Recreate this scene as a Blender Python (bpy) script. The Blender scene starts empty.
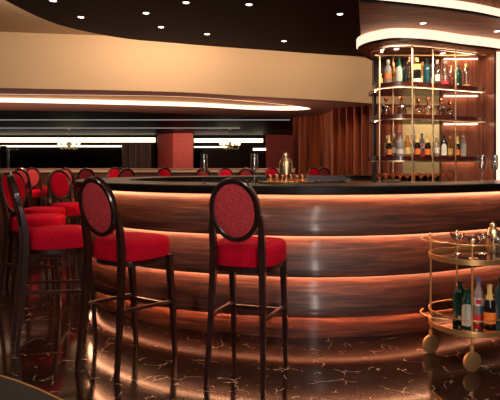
import bpy, bmesh, math, random
from mathutils import Vector, Matrix, geometry
random.seed(7)
PI = math.pi
S = bpy.context.scene
C = S.collection
EYE = 1.3; HZ = 163.0; F = 500.0

def pxX(px,d): return (px-250)/F*d
# ------------------------------------------------------------------ materials
def newmat(name):
    m = bpy.data.materials.new(name); m.use_nodes = True
    nt = m.node_tree; b = nt.nodes['Principled BSDF']
    return m, nt, b
def pmat(name, col, rough=.5, metal=0, spec=.5, trans=0, coat=0, sheen=0, bump=0, bscale=60, var=0, ior=1.45, alpha=1):
    m, nt, b = newmat(name)
    b.inputs['Base Color'].default_value = (*col, 1)
    b.inputs['Roughness'].default_value = rough
    b.inputs['Metallic'].default_value = metal
    b.inputs['Specular IOR Level'].default_value = spec
    b.inputs['Transmission Weight'].default_value = trans
    b.inputs['Coat Weight'].default_value = coat
    b.inputs['Coat Roughness'].default_value = .08
    b.inputs['Sheen Weight'].default_value = sheen
    b.inputs['IOR'].default_value = ior
    b.inputs['Alpha'].default_value = alpha
    N = nt.nodes; L = nt.links
    if bump or var:
        tc = N.new('ShaderNodeTexCoord'); nz = N.new('ShaderNodeTexNoise')
        nz.inputs['Scale'].default_value = bscale; nz.inputs['Detail'].default_value = 4
        L.new(tc.outputs['Object'], nz.inputs['Vector'])
        if bump:
            bp = N.new('ShaderNodeBump'); bp.inputs['Strength'].default_value = bump; bp.inputs['Distance'].default_value = .01
            L.new(nz.outputs['Fac'], bp.inputs['Height']); L.new(bp.outputs['Normal'], b.inputs['Normal'])
        if var:
            r = N.new('ShaderNodeValToRGB')
            r.color_ramp.elements[0].position = .3; r.color_ramp.elements[1].position = .7
            r.color_ramp.elements[0].color = (*[c*(1-var) for c in col], 1)
            r.color_ramp.elements[1].color = (*[min(1, c*(1+var)) for c in col], 1)
            L.new(nz.outputs['Fac'], r.inputs['Fac']); L.new(r.outputs['Color'], b.inputs['Base Color'])
    return m
def emat(name, col, st):
    m, nt, b = newmat(name)
    b.inputs['Base Color'].default_value = (*col, 1)
    b.inputs['Emission Color'].default_value = (*col, 1)
    b.inputs['Emission Strength'].default_value = st
    return m
def wood(name, dark, mid, light, scale=(1.2, 1.2, 9), rough=.25, coat=.6, nscale=3.0, crough=.12):
    m, nt, b = newmat(name); N = nt.nodes; L = nt.links
    tc = N.new('ShaderNodeTexCoord'); mp = N.new('ShaderNodeMapping'); mp.inputs['Scale'].default_value = scale
    L.new(tc.outputs['Object'], mp.inputs['Vector'])
    n1 = N.new('ShaderNodeTexNoise'); n1.inputs['Scale'].default_value = nscale; n1.inputs['Detail'].default_value = 8
    n1.inputs['Roughness'].default_value = .65; n1.inputs['Distortion'].default_value = .6
    L.new(mp.outputs['Vector'], n1.inputs['Vector'])
    r = N.new('ShaderNodeValToRGB'); e = r.color_ramp.elements
    e[0].position = .32; e[0].color = (*dark, 1); e[1].position = .7; e[1].color = (*light, 1)
    k = e.new(.5); k.color = (*mid, 1)
    L.new(n1.outputs['Fac'], r.inputs['Fac']); L.new(r.outputs['Color'], b.inputs['Base Color'])
    bp = N.new('ShaderNodeBump'); bp.inputs['Strength'].default_value = .08; bp.inputs['Distance'].default_value = .01
    L.new(n1.outputs['Fac'], bp.inputs['Height']); L.new(bp.outputs['Normal'], b.inputs['Normal'])
    b.inputs['Roughness'].default_value = rough
    b.inputs['Coat Weight'].default_value = coat; b.inputs['Coat Roughness'].default_value = crough
    return m

M = {}
M['bar_wood'] = wood('bar_walnut', (.012,.003,.002), (.070,.018,.010), (.18,.056,.030), (.9,.9,17), .5, .32, 2.4, .15)
M['panel_wood'] = wood('panel_walnut', (.20,.065,.032), (.34,.115,.06), (.48,.18,.095), (9,9,.6), .4, .2, 2.0)
M['soffit_wood'] = wood('soffit_oak', (.34,.14,.07), (.58,.27,.14), (.75,.40,.22), (.7,5,5), .5, 0, 3.0)
M['counter_wood'] = wood('counter_walnut', (.10,.03,.018), (.2,.065,.04), (.3,.11,.07), (1,6,1), .25, .5, 2.0)
M['dark_wood'] = wood('chair_wood', (.010,.003,.003), (.022,.007,.006), (.04,.013,.010), (9,9,2), .28, .5, 3)
M['shelf_wood'] = wood('shelf_wood', (.035,.006,.005), (.06,.012,.009), (.09,.02,.014), (3,3,12), .25, .5)
M['black_gloss'] = pmat('black_stone', (.004,.003,.003), .09, spec=.6)
M['ceiling_black'] = pmat('black_lacquer_ceiling', (.004,.002,.002), .5, spec=.06)
M['disc'] = pmat('oxblood_lacquer', (.030,.005,.003), .6, spec=.08)
M['cream'] = pmat('cream_plaster', (.56,.42,.28), .8, bump=.03, bscale=8)
M['brown'] = pmat('brown_plaster', (.42,.20,.155), .7, bump=.05, bscale=10)
M['velvet'] = pmat('red_velvet', (.41,.003,.018), .9, spec=.08, bump=.12, bscale=70, var=.22)
M['salmon'] = pmat('crimson_chenille', (.46,.045,.055), .85, spec=.2, bump=.3, bscale=90, var=.35)
M['gold'] = pmat('brushed_gold', (.85,.50,.20), .38, .9)
M['brass'] = pmat('pale_brass', (.85,.62,.36), .35, 1)
M['copper'] = pmat('copper', (.85,.40,.20), .25, 1)
M['red_wall'] = pmat('red_damask', (.28,.03,.022), .7, bump=.3, bscale=14, var=.3)
M['far_dark'] = pmat('dark_lacquered_wall', (.006,.002,.002), .6, spec=.08)
M['room_dark'] = pmat('dark_plaster', (.03,.012,.010), .8)
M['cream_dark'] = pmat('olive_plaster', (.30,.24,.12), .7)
M['white_trim'] = pmat('white_lacquer', (.85,.78,.66), .5)
M['carpet'] = pmat('charcoal_carpet', (.025,.022,.02), .95, bump=.6, bscale=120, var=.4)
M['led_orange'] = emat('warm_led', (1,.43,.21), 33)
M['led_white'] = emat('white_led', (1,.84,.62), 2.6)
M['led_cove'] = emat('cove_led', (1,.74,.50), 2.2)
M['fill_disc'] = emat('disc_rim_fill', (1,.70,.40), 9)
M['led_shelf'] = emat('shelf_led', (1,.60,.34), 11)
M['led_band'] = emat('band_light', (1,.64,.46), 1.5)
M['led_line'] = emat('ceiling_line', (.8,.8,.78), .35)
M['lamp'] = emat('downlight_lens', (1,.9,.78), 6)
M['shade'] = emat('glass_shade', (1,.82,.45), 2.0)
def glass(name, col, rough=.03, trans=.9):
    return pmat(name, col, rough, trans=trans, spec=.6)
def thin_glass(name, tint, rough=.14, base=.16, edge=1.0):
    m, nt, b = newmat(name); N = nt.nodes; L = nt.links; N.remove(b)
    t = N.new('ShaderNodeBsdfTransparent'); t.inputs[0].default_value = (*tint,1)
    g = N.new('ShaderNodeBsdfGlossy'); g.inputs['Roughness'].default_value = rough
    lw = N.new('ShaderNodeLayerWeight'); lw.inputs['Blend'].default_value = .35
    mr = N.new('ShaderNodeMapRange'); mr.inputs['To Min'].default_value = base; mr.inputs['To Max'].default_value = edge
    mx = N.new('ShaderNodeMixShader'); L.new(lw.outputs['Facing'], mr.inputs['Value']); L.new(mr.outputs['Result'], mx.inputs[0])
    L.new(t.outputs[0], mx.inputs[1]); L.new(g.outputs[0], mx.inputs[2]); L.new(mx.outputs[0], N['Material Output'].inputs['Surface']); return m
M['glass'] = thin_glass('clear_glass', (.93,.91,.88))
M['glass_rose'] = glass('rose_glass', (.95,.72,.6), .05, .7)
M['glass_green'] = glass('green_glass', (.01,.06,.04), .08, .2)
M['glass_dark'] = glass('dark_glass', (.012,.008,.008), .08, 0)
M['glass_amber'] = glass('amber_glass', (.65,.28,.07), .06, .5)
M['glass_teal'] = glass('teal_glass', (.02,.09,.11), .08, .3)
M['glass_frost'] = glass('pale_glass', (.55,.52,.50), .15, .5)
M['lab_white'] = pmat('white_label', (.75,.70,.62), .6)
M['lab_silver'] = pmat('silver_green_label', (.46,.50,.42), .45, var=.2, bscale=90)
M['lab_orange'] = pmat('orange_label', (.85,.20,.03), .5)
M['lab_red'] = pmat('red_label', (.75,.03,.04), .5)
M['lab_blue'] = pmat('blue_label', (.05,.18,.6), .5)
M['lab_yellow'] = pmat('yellow_foil', (.85,.60,.20), .4)
M['cap_black'] = pmat('black_cap', (.01,.01,.01), .4)
M['liquid_red'] = pmat('red_liquid', (.8,.04,.05), .2)
M['liquid_amber'] = pmat('amber_liquid', (.8,.36,.08), .2)
M['glass_rose'] = thin_glass('rose_glass', (.85,.62,.5), .1, .15, .8)
M['mirror'] = pmat('bronze_mirror', (.40,.28,.22), .06, 1)

def curtain_mat(name, a, b_):
    m, nt, b = newmat(name); N = nt.nodes; L = nt.links
    tc = N.new('ShaderNodeTexCoord'); mp = N.new('ShaderNodeMapping'); mp.inputs['Scale'].default_value = (6,6,.25)
    L.new(tc.outputs['Object'], mp.inputs['Vector'])
    n = N.new('ShaderNodeTexNoise'); n.inputs['Scale'].default_value = 2; n.inputs['Detail'].default_value = 3
    L.new(mp.outputs['Vector'], n.inputs['Vector'])
    r = N.new('ShaderNodeValToRGB'); e = r.color_ramp.elements
    e[0].position = .35; e[0].color = (*a,1); e[1].position = .65; e[1].color = (*b_,1)
    L.new(n.outputs['Fac'], r.inputs['Fac']); L.new(r.outputs['Color'], b.inputs['Base Color'])
    b.inputs['Roughness'].default_value = .6; b.inputs['Sheen Weight'].default_value = .3
    return m
M['curtain'] = curtain_mat('rust_curtain', (.09,.010,.005), (.50,.11,.028))  # dark end of the streaks puts pleat shade into the rust colour
M['curtain_dark'] = curtain_mat('dark_curtain', (.02,.004,.003), (.06,.012,.008))

def floor_mat():
    m, nt, b = newmat('veined_dark_marble'); N = nt.nodes; L = nt.links
    tc = N.new('ShaderNodeTexCoord')
    ns = N.new('ShaderNodeTexNoise'); ns.inputs['Scale'].default_value = 3.2; ns.inputs['Detail'].default_value = 5
    L.new(tc.outputs['Object'], ns.inputs['Vector'])
    mx = N.new('ShaderNodeMix'); mx.data_type = 'VECTOR'; mx.inputs['Factor'].default_value = .22
    L.new(tc.outputs['Object'], mx.inputs[4]); L.new(ns.outputs['Color'], mx.inputs[5])
    vo = N.new('ShaderNodeTexVoronoi'); vo.feature = 'DISTANCE_TO_EDGE'; vo.inputs['Scale'].default_value = 9.0
    L.new(mx.outputs[1], vo.inputs['Vector'])
    th = N.new('ShaderNodeMapRange'); th.inputs['From Min'].default_value = .004; th.inputs['From Max'].default_value = .014
    th.inputs['To Min'].default_value = 1; th.inputs['To Max'].default_value = 0
    L.new(vo.outputs['Distance'], th.inputs['Value'])
    n2 = N.new('ShaderNodeTexNoise'); n2.inputs['Scale'].default_value = 7.5; n2.inputs['Detail'].default_value = 2
    L.new(tc.outputs['Object'], n2.inputs['Vector'])
    m2 = N.new('ShaderNodeMapRange'); m2.inputs['From Min'].default_value = .53; m2.inputs['From Max'].default_value = .57
    L.new(n2.outputs['Fac'], m2.inputs['Value'])
    mu = N.new('ShaderNodeMath'); mu.operation = 'MULTIPLY'
    L.new(th.outputs['Result'], mu.inputs[0]); L.new(m2.outputs['Result'], mu.inputs[1])
    # tiles
    mp = N.new('ShaderNodeMapping'); mp.inputs['Rotation'].default_value = (0,0,math.radians(32))
    L.new(tc.outputs['Object'], mp.inputs['Vector'])
    br = N.new('ShaderNodeTexBrick'); br.offset = 0; br.inputs['Scale'].default_value = 1
    br.inputs['Brick Width'].default_value = .6; br.inputs['Row Height'].default_value = .6
    br.inputs['Mortar Size'].default_value = .004; br.inputs['Mortar Smooth'].default_value = 0
    br.inputs['Color1'].default_value = (.012,.005,.0035,1); br.inputs['Color2'].default_value = (.019,.008,.005,1)
    br.inputs['Mortar'].default_value = (.004,.003,.003,1)
    L.new(mp.outputs['Vector'], br.inputs['Vector'])
    cm = N.new('ShaderNodeMix'); cm.data_type = 'RGBA'
    L.new(mu.outputs[0], cm.inputs['Factor']); L.new(br.outputs['Color'], cm.inputs[6]); cm.inputs[7].default_value = (.34,.26,.19,1)
    L.new(cm.outputs[2], b.inputs['Base Color'])
    n3 = N.new('ShaderNodeTexNoise'); n3.inputs['Scale'].default_value = 2.0; n3.inputs['Detail'].default_value = 3
    L.new(tc.outputs['Object'], n3.inputs['Vector'])
    rr = N.new('ShaderNodeMapRange'); rr.inputs['To Min'].default_value = .06; rr.inputs['To Max'].default_value = .15
    L.new(n3.outputs['Fac'], rr.inputs['Value']); L.new(rr.outputs['Result'], b.inputs['Roughness'])
    b.inputs['Specular IOR Level'].default_value = .34
    return m
M['floor'] = floor_mat()

# ------------------------------------------------------------------ helpers
def link(name, bm, mat, parent=None, smooth=True, loc=(0,0,0)):
    bmesh.ops.recalc_face_normals(bm, faces=bm.faces[:])
    me = bpy.data.meshes.new(name); bm.to_mesh(me); bm.free()
    if mat:
        me.materials.append(mat)
    for p in me.polygons: p.use_smooth = smooth
    if smooth:
        try: me.set_sharp_from_angle(angle=math.radians(38))
        except Exception: pass
    o = bpy.data.objects.new(name, me); C.objects.link(o); o.location = loc
    if parent: o.parent = parent
    return o
def thing(name, label, cat, loc=(0,0,0), rz=0, group=None):
    o = bpy.data.objects.new(name, None); C.objects.link(o); o.empty_display_size = .1
    o.location = loc; o.rotation_euler = (0,0,rz); o['label'] = label; o['category'] = cat
    if group: o['group'] = group
    return o
def tag(o, label, cat, group=None):
    o['label'] = label; o['category'] = cat
    if group: o['group'] = group
    return o
def struct(o):
    o['kind'] = 'structure'; return o
def sethide(o): return o
def copy_tree(o, parent=None):
    c = o.copy(); C.objects.link(c)
    if parent: c.parent = parent
    for ch in [x for x in bpy.data.objects if x.parent == o]:
        copy_tree(ch, c)
    return c
def box(bm, x0, x1, y0, y1, z0, z1, bev=0, mat=None):
    b2 = bmesh.new()
    bmesh.ops.create_cube(b2, size=1)
    for v in b2.verts:
        v.co = Vector(((x0+x1)/2 + v.co.x*(x1-x0), (y0+y1)/2 + v.co.y*(y1-y0), (z0+z1)/2 + v.co.z*(z1-z0)))
    if bev: bmesh.ops.bevel(b2, geom=b2.edges[:], offset=bev, segments=2, affect='EDGES', profile=.6)
    if mat:
        for v in b2.verts: v.co = mat @ v.co
    me = bpy.data.meshes.new('t'); b2.to_mesh(me); b2.free(); bm.from_mesh(me); bpy.data.meshes.remove(me)
    return bm
def lathe(bm, prof, seg=20, cx=0, cy=0, z0=0, flat=1.0):
    rings = []
    for r, z in prof:
        if r < 1e-5: rings.append([bm.verts.new((cx, cy, z0+z))])
        else: rings.append([bm.verts.new((cx+r*math.cos(2*PI*i/seg), cy+flat*r*math.sin(2*PI*i/seg), z0+z)) for i in range(seg)])
    for a, b in zip(rings, rings[1:]):
        if len(a) == 1 and len(b) == 1: continue
        for i in range(seg):
            j = (i+1) % seg
            if len(a) == 1: bm.faces.new((a[0], b[j], b[i]))
            elif len(b) == 1: bm.faces.new((a[i], a[j], b[0]))
            else: bm.faces.new((a[i], a[j], b[j], b[i]))
    for rg, fl in ((rings[0], True), (rings[-1], False)):
        if len(rg) > 1 and rings[0] is rg and prof[0] != prof[-1]:
            bm.faces.new(rg[::-1] if fl else rg)
        elif len(rg) > 1 and not fl and prof[0] != prof[-1]:
            bm.faces.new(rg)
    return bm
def tube(bm, pts, rad, seg=8, closed=False, square=False, capped=True):
    pts = [Vector(p) for p in pts]; n = len(pts)
    if not hasattr(rad, '__len__'): rad = [rad]*n
    up = Vector((0,0,1)); rings = []
    prev = None
    for i, p in enumerate(pts):
        if closed: t = (pts[(i+1)%n]-pts[i-1])
        else: t = pts[min(i+1,n-1)]-pts[max(i-1,0)]
        t.normalize()
        if prev is None:
            a = up if abs(t.z) < .9 else Vector((0,1,0))
            u = (a - t*a.dot(t)).normalized()
        else:
            u = (prev - t*prev.dot(t)).normalized()
        prev = u; w = t.cross(u)
        k = 4 if square else seg
        off = PI/4 if square else 0
        rr = rad[i]*(1.414 if square else 1)
        rings.append([bm.verts.new(p + u*rr*math.cos(off+2*PI*j/k) + w*rr*math.sin(off+2*PI*j/k)) for j in range(k)])
    k = len(rings[0])
    rng = range(n if closed else n-1)
    for i in rng:
        a, b = rings[i], rings[(i+1)%n]
        for j in range(k):
            bm.faces.new((a[j], a[(j+1)%k], b[(j+1)%k], b[j]))
    if not closed and capped:
        bm.faces.new(rings[0][::-1]); bm.faces.new(rings[-1])
    return bm
def prism(bm, poly, z0, z1, holes=()):
    loops = [[Vector((x,y,0)) for x,y in poly]] + [[Vector((x,y,0)) for x,y in h] for h in holes]
    flat = [v for l in loops for v in l]
    tris = geometry.tessellate_polygon(loops)
    bot = [bm.verts.new((v.x,v.y,z0)) for v in flat]; top = [bm.verts.new((v.x,v.y,z1)) for v in flat]
    for t in tris:
        try: bm.faces.new([bot[i] for i in t]); bm.faces.new([top[i] for i in t])
        except ValueError: pass
    s = 0
    for l in loops:
        n = len(l)
        for i in range(n):
            a, b = s+i, s+(i+1)%n
            bm.faces.new((bot[a], bot[b], top[b], top[a]))
        s += n
    return bm
def catmull(P, n=8, closed=False):
    out = []; P = [Vector((p[0],p[1])) for p in P]; m = len(P)
    for i in range(m if closed else m-1):
        if closed: p0,p1,p2,p3 = P[i-1],P[i],P[(i+1)%m],P[(i+2)%m]
        else: p0,p1,p2,p3 = P[max(i-1,0)],P[i],P[i+1],P[min(i+2,m-1)]
        for k in range(n):
            t = k/n
            out.append(.5*((2*p1)+(-p0+p2)*t+(2*p0-5*p1+4*p2-p3)*t*t+(-p0+3*p1-3*p2+p3)*t**3))
    if not closed: out.append(P[-1])
    return out
def normals(path, closed=False):
    n = len(path); out = []
    for i in range(n):
        a = path[(i-1)%n] if closed else path[max(i-1,0)]
        b = path[(i+1)%n] if closed else path[min(i+1,n-1)]
        t = (b-a).normalized(); out.append(Vector((t.y,-t.x)))
    return out
def sweep(bm, path, prof, nrm=None, closed=False):
    """prof: closed loop of (offset, z), offset measured to the right of travel"""
    nrm = nrm or normals(path, closed); rings = []
    for p, n in zip(path, nrm):
        rings.append([bm.verts.new((p.x+n.x*o, p.y+n.y*o, z)) for o, z in prof])
    k = len(prof); m = len(rings)
    for i in range(m if closed else m-1):
        a, b = rings[i], rings[(i+1)%m]
        for j in range(k): bm.faces.new((a[j], a[(j+1)%k], b[(j+1)%k], b[j]))
    if not closed:
        bm.faces.new(rings[0][::-1]); bm.faces.new(rings[-1])
    return bm
def NB(): return bmesh.new()

# ------------------------------------------------------------------ bar island
ctrl = [(1.15,6.42),(.4,6.40),(-.4,6.25),(-1.0,5.95),(-1.36,5.52),(-1.49,5.05),(-1.44,4.72),(-1.22,4.40),(-.67,4.00),(0,3.79),(.6,3.73),(1.3,3.87),(2.15,4.28),(2.9,4.80),(3.5,5.4)]
bp = catmull(ctrl, 12)
bn = normals(bp)
# travelling from the back, round the left end, to the front: outward = to the right of travel
ti = [i for i, n in enumerate(bn)]
mid = len(bp)//2
if bn[mid].dot(bp[mid]-Vector((.8,5.3))) < 0: bn = [-n for n in bn]

bar = thing('bar_counter', 'curved walnut bar front of glossy stacked tiers lit from under each lip', 'bar')
def tier(z0, z1, first=False):
    prof = [(-.02,z0+.022),(.088,z0+.022),(.090,z0),(.106,z0),(.110,z0+.02)]
    for k in range(1,8):
        t = k/8; prof.append((.110-.088*(t**1.5), z0+.02+(z1-z0-.02)*t))
    prof += [(.018,z1),(-.02,z1)]
    return prof
zs = [(.768,1.083),(.470,.772),(.178,.474)]
for z0,z1 in zs:
    b = NB(); sweep(b, bp, tier(z0,z1+.010 if z1<1 else z1-.004), bn); o = link('wood_tier', b, M['bar_wood'], bar)
b = NB(); sweep(b, bp, [(-.02,0),(.012,0),(.012,.176),(-.02,.176)], bn); link('plinth', b, M['bar_wood'], bar)
b = NB(); sweep(b, bp, [(-.28,0),(-.022,0),(-.022,1.083),(-.28,1.083)], bn); link('cabinet_body', b, M['shelf_wood'], bar)
for z in (1.0835,.768,.470,.178):
    b = NB(); zz = z+.0215 if z < 1 else 1.0855; sweep(b, bp, [(.048,zz-.010),(.076,zz-.010),(.076,zz),(.048,zz)] if z > .2 else [(.074,.180),(.087,.180),(.087,.199),(.074,.199)], bn)
    o = link('led_strip', b, M['led_orange'] if z > .2 else emat('warm_led_plinth', (1,.43,.21), 85), bar); o['label'] = 'glowing warm light strip under the lip'
M['worktop'] = pmat('black_worktop', (.006,.004,.004), .32, spec=1)
b = NB(); sweep(b, bp, [(.070,.174),(.095,.174),(.095,.1785),(.070,.1785)], bn); link('light_shield', b, M['shelf_wood'], bar)
ct = NB(); sweep(ct, bp, [(-.30,1.086),(.184,1.086),(.184,1.137),(-.30,1.137)], bn)
ctop = tag(link('countertop', ct, M['worktop'], smooth=False), 'polished black worktop curving around the top of the bar', 'countertop')
b = NB(); sweep(b, bp, [(.100,1.085),(.100,1.074),(.19,1.074),(.20,1.084),(.20,1.128),(.192,1.1365),(.185,1.1365),(.185,1.085)], bn)
link('edge_band', b, pmat('black_edge', (.005,.003,.003), .38, spec=.25), ctop)

# ------------------------------------------------------------------ floor, carpet
b = NB(); prism(b, [(-14,-4),(7,-4),(7,26),(-14,26)], -.1, 0); struct(link('floor', b, M['floor'], smooth=False))
cpts = [(-3+3.2*math.cos(2*PI*i/96), .2+3.2*math.sin(2*PI*i/96)) for i in range(96)]
b = NB(); prism(b, cpts, 0.0, .006); r = tag(link('round_carpet', b, M['carpet'], smooth=False), 'charcoal carpet edge curving across the lower left corner of the floor', 'carpet')
b = NB(); cp = [Vector(p) for p in cpts]; sweep(b, cp, [(0.0,0),(.014,0),(.014,.008),(0.0,.008)], [ (p-Vector((-3,.2))).normalized() for p in cp], True)
o = link('edge_strip', b, M['gold'], r)

# ------------------------------------------------------------------ walls (room shell)
def wallbox(name, x0,x1,y0,y1,z0,z1, mat):
    b = NB(); box(b,x0,x1,y0,y1,z0,z1); return struct(link(name, b, mat, smooth=False))
wallbox('wall_left', -14.2,-14,-4,26,0,3.7, M['room_dark'])
wallbox('wall_right', 7,7.2,-4,26,0,3.7, M['room_dark'])
wallbox('wall_rear', -14,7,-4.2,-4,0,3.7, M['room_dark'])
wallbox('wall_far', -14,7,25,25.2,0,2.62, M['far_dark'])
# olive wall behind the shelves
wallbox('wall_right_inner', 3.28,7,11.6,11.75,0,2.6, M['cream_dark'])

# ------------------------------------------------------------------ ceilings
FZ = 3.57
b = NB(); box(b,-14,7,-4,13,FZ,FZ+.1); struct(link('ceiling', b, M['cream'], smooth=False))
# soffit with recessed oval cove
fasc = catmull([(-14,7.4),(-9,7.9),(-4.3,8.67),(-1.46,9.15),(0,9.75),(1.78,10.45),(2.75,10.95),(4.5,11.3),(7,11.45)], 6)
far_edge = catmull([(7,12.6),(3.4,12.7),(2.0,13.6),(1.35,14.4),(.9,14.6),(0,14.1),(-1.6,13.3),(-3.4,12.7),(-6.2,12.35),(-14,11.9)], 6)
outer = [(p.x,p.y) for p in fasc] + [(p.x,p.y) for p in far_edge]
def cove_outline(off=0):
    up = [(-13.6,8.3),(-9,8.85),(-4.65,9.42),(-1.5,9.75),(0,10.55),(.9,11.25)]
    dn = [(1.45,11.95),(1.05,12.35),(0,12.15),(-1.6,11.45),(-5.3,10.7),(-9,10.3),(-13.6,9.9)]
    return catmull(up,6)[:-1] + catmull([up[-1]]+dn,6)
cv = cove_outline()
cvl = [(p.x,p.y) for p in cv]
b = NB(); prism(b, outer, 2.6, 2.68, [cvl]); so = struct(link('ceiling.001', b, M['brown'], smooth=False))
b = NB(); prism(b, cvl, 2.69, 2.73); struct(link('ceiling.002', b, M['gold_panel'] if 'gold_panel' in M else pmat('gold_leaf_panel',(.62,.32,.10),.5), smooth=False))
# the glowing vertical rim of the cove
b = NB(); cvn = normals(cv, True)
cen = Vector((-4,10.3))
if cvn[10].dot(cv[10]-cen) < 0: cvn = [-n for n in cvn]
sweep(b, cv, [(-.03,2.601),(-.004,2.601),(-.004,2.688),(-.03,2.688)], cvn, True)
o = link('cove_light', b, M['led_cove']); tag(o, 'long oval of white cove light recessed in the brown soffit', 'cove light')
# fascia
b = NB(); fn = normals(fasc)
if fn[10].y > 0: fn = [-n for n in fn]
sweep(b, fasc, [(0,2.6),(.02,2.6),(.02,FZ),(0,FZ)], fn); struct(link('wall_fascia', b, M['cream']))
b = NB(); fe = [Vector((p.x,p.y)) for p in far_edge]; sweep(b, fe, [(-.02,2.6),(.02,2.6),(.02,3.57),(-.02,3.57)]); struct(link('wall_fascia.001', b, M['brown']))
# black lacquer ceiling of the far room
b = NB(); prism(b, [(-14,11.95),(-5,12.35),(-1.6,12.9),(.2,13.2),(2.2,12.9),(7,12.4),(7,25.2),(-14,25.2)], 2.685, 2.76); struct(link('ceiling.003', b, M['ceiling_black'], smooth=False))
# joints on the gold panels
# the dropped oval disc
disc = catmull([(-2.95,4.2),(-2.86,5.83),(-2.62,6.88),(-1.98,7.58),(-1.26,7.9),(0,8.33),(2.24,8.96),(4.2,8.9),(5.9,7.4),(6.5,4.5),(5.8,1.2),(3.2,-1.6),(0,-2.4),(-2.2,-.6),(-2.9,2)], 10, True)
dl = [(p.x,p.y) for p in disc]
b = NB(); prism(b, dl, 3.2, 3.30); dd = struct(link('ceiling.004', b, M['disc'], smooth=False))
dn = normals(disc, True)
if dn[0].dot(disc[0]-Vector((2,3.5))) < 0: dn = [-n for n in dn]
b = NB(); sweep(b, disc, [(-.26,3.305),(-.20,3.305),(-.20,3.335),(-.26,3.335)], dn, True)
link('led_strip', b, M['fill_disc'], dd)  # unseen glowing strip added on top to light the cream ceiling and fascia
b = NB(); prism(b, [(p.x-n.x*.5,p.y-n.y*.5) for p,n in zip(disc,dn)], 3.30, FZ); struct(link('ceiling.005', b, M['room_dark'], smooth=False))

# downlights
dlp = [(53,.5),(81,17),(146,13),(161,27),(186,2.5),(249,4.5),(207,34),(284,41),(340,14)]
names = ['small round downlight nearest the top left corner of the dark oval ceiling','round downlight in the dark oval ceiling near its left curved rim',
 'left of the middle pair of round downlights in the dark ceiling','round downlight just above the cream band on the left side of the oval','round downlight at the top edge left of centre',
 'round downlight at the top edge at the centre of the picture','small round downlight near the cream band left of centre','small far round downlight nearest the cream band at centre','round downlight closest to the left corner of the lit shelf canopy']
def downlight(x, y, z, label, power=60, r=.035, spot=True, group=None, tilt=(0,0)):
    t = thing('downlight', label, 'downlight', (x,y,z), 0, group)
    b = NB(); lathe(b, [(r*1.0,-.001),(r*1.35,-.006),(r*1.35,0),(r*1.0,0),(r*1.0,-.001)], 20); link('trim_ring', b, M['brass'], t)
    b = NB(); lathe(b, [(0,-.004),(r,-.004),(r,-.0005),(0,-.0005)], 20); link('lens', b, M['lamp'], t)
    if spot and power:
        L = bpy.data.lights.new('downlight_beam', 'SPOT'); L.energy = power; L.color = (1,.74,.52); L.spot_size = math.radians(95); L.spot_blend = .7; L.shadow_soft_size = .04
        lo = bpy.data.objects.new('downlight_beam', L); C.objects.link(lo); lo.location = (x,y,z-.02); lo.rotation_euler = (tilt[0],tilt[1],0)
    return t
for (px,py),nm in zip(dlp,names):
    d = (3.2-EYE)*F/(HZ-py); downlight((px-250)/F*d, d, 3.2, nm, 42)
downlight((31-250)/F*12.6, 12.6, 2.684, 'white downlight in the black ceiling beyond the long cove', 0, .06)
# unseen spots added as room downlights, out of view overhead and behind
for x,y,p in ((-2.0,1.6,80),(-1.6,-.6,60),(.7,.9,45),(2.6,1.2,40)):
    L = bpy.data.lights.new('downlight_beam', 'SPOT'); L.energy = p; L.color = (1,.76,.56); L.spot_size = math.radians(110); L.spot_blend = .8; L.shadow_soft_size = .08
    lo = bpy.data.objects.new('downlight_beam', L); C.objects.link(lo); lo.location = (x,y,3.17); lo.rotation_euler = (math.radians(28),0,0)

# ------------------------------------------------------------------ canopy / portal over the back bar
po = catmull([(1.58,6.45),(1.36,6.08),(1.235,5.80),(1.25,5.58),(1.36,5.40),(1.56,5.29),(1.95,5.37),(2.36,5.56),(2.92,5.80),(4.2,6.5)], 8)
pn = normals(po)
if pn[30].y > 0: pn = [-n for n in pn]
poly = [(p.x,p.y) for p in po] + [(4.2,7.0)]
b = NB(); sweep(b, po, [(-.03,2.63),(0,2.638),(0,2.728),(-.03,2.728)], pn)
can = thing('shelf_canopy', 'rounded canopy over the lit shelves with a glowing white band', 'canopy', (0,0,0))
link('light_band', b, M['led_band'], can)
b = NB(); prism(b, [(p.x-n.x*.032,p.y-n.y*.032) for p,n in zip(po,pn)] + [(4.1,6.95)], 2.615, 2.727); link('canopy_body', b, M['panel_wood'], can, smooth=False)
b = NB(); sweep(b, po, [(-.035,2.606),(-.012,2.606),(-.012,2.629),(-.035,2.629)], pn); link('black_edge', b, M['cap_black'], can)
# the oak soffit over it, reaching towards the room
near = catmull([(.96,4.42),(1.35,4.52),(2.05,4.76),(2.6,5.04),(3.6,5.55)], 8)
sof = [(p.x,p.y) for p in near] + [(4.4,6.9),(1.62,6.5),(1.30,5.85)]
b = NB(); prism(b, sof, 2.73, 2.80); struct(link('ceiling.006', b, M['soffit_wood'], smooth=False))
nn = normals(near)
if nn[5].y > 0: nn = [-n for n in nn]
b = NB(); sweep(b, near, [(0.0,2.742),(.03,2.742),(.03,2.822),(0.0,2.822)], nn); tag(link('cove_light', b, M['led_band']), 'white light band along the near edge of the wood soffit at top right', 'cove light')
b = NB(); sweep(b, near, [(0.002,2.722),(.034,2.722),(.034,2.744),(0.002,2.744)], nn); struct(link('trim_1', b, M['cap_black']))
b = NB(); prism(b, [(p[0],p[1]+.02) for p in sof[:len(near)]] + sof[len(near):], 2.83, 3.2); struct(link('ceiling.007', b, M['soffit_wood'], smooth=False))
for px,py,lb in ((423,23,'small oval downlight in the wood soffit above the shelves'),(497,31,'downlight in the wood soffit at the right edge of the picture')):
    d = (2.73-EYE)*F/(HZ-py); downlight((px-250)/F*d, d, 2.73, lb, 12, .028)
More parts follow.
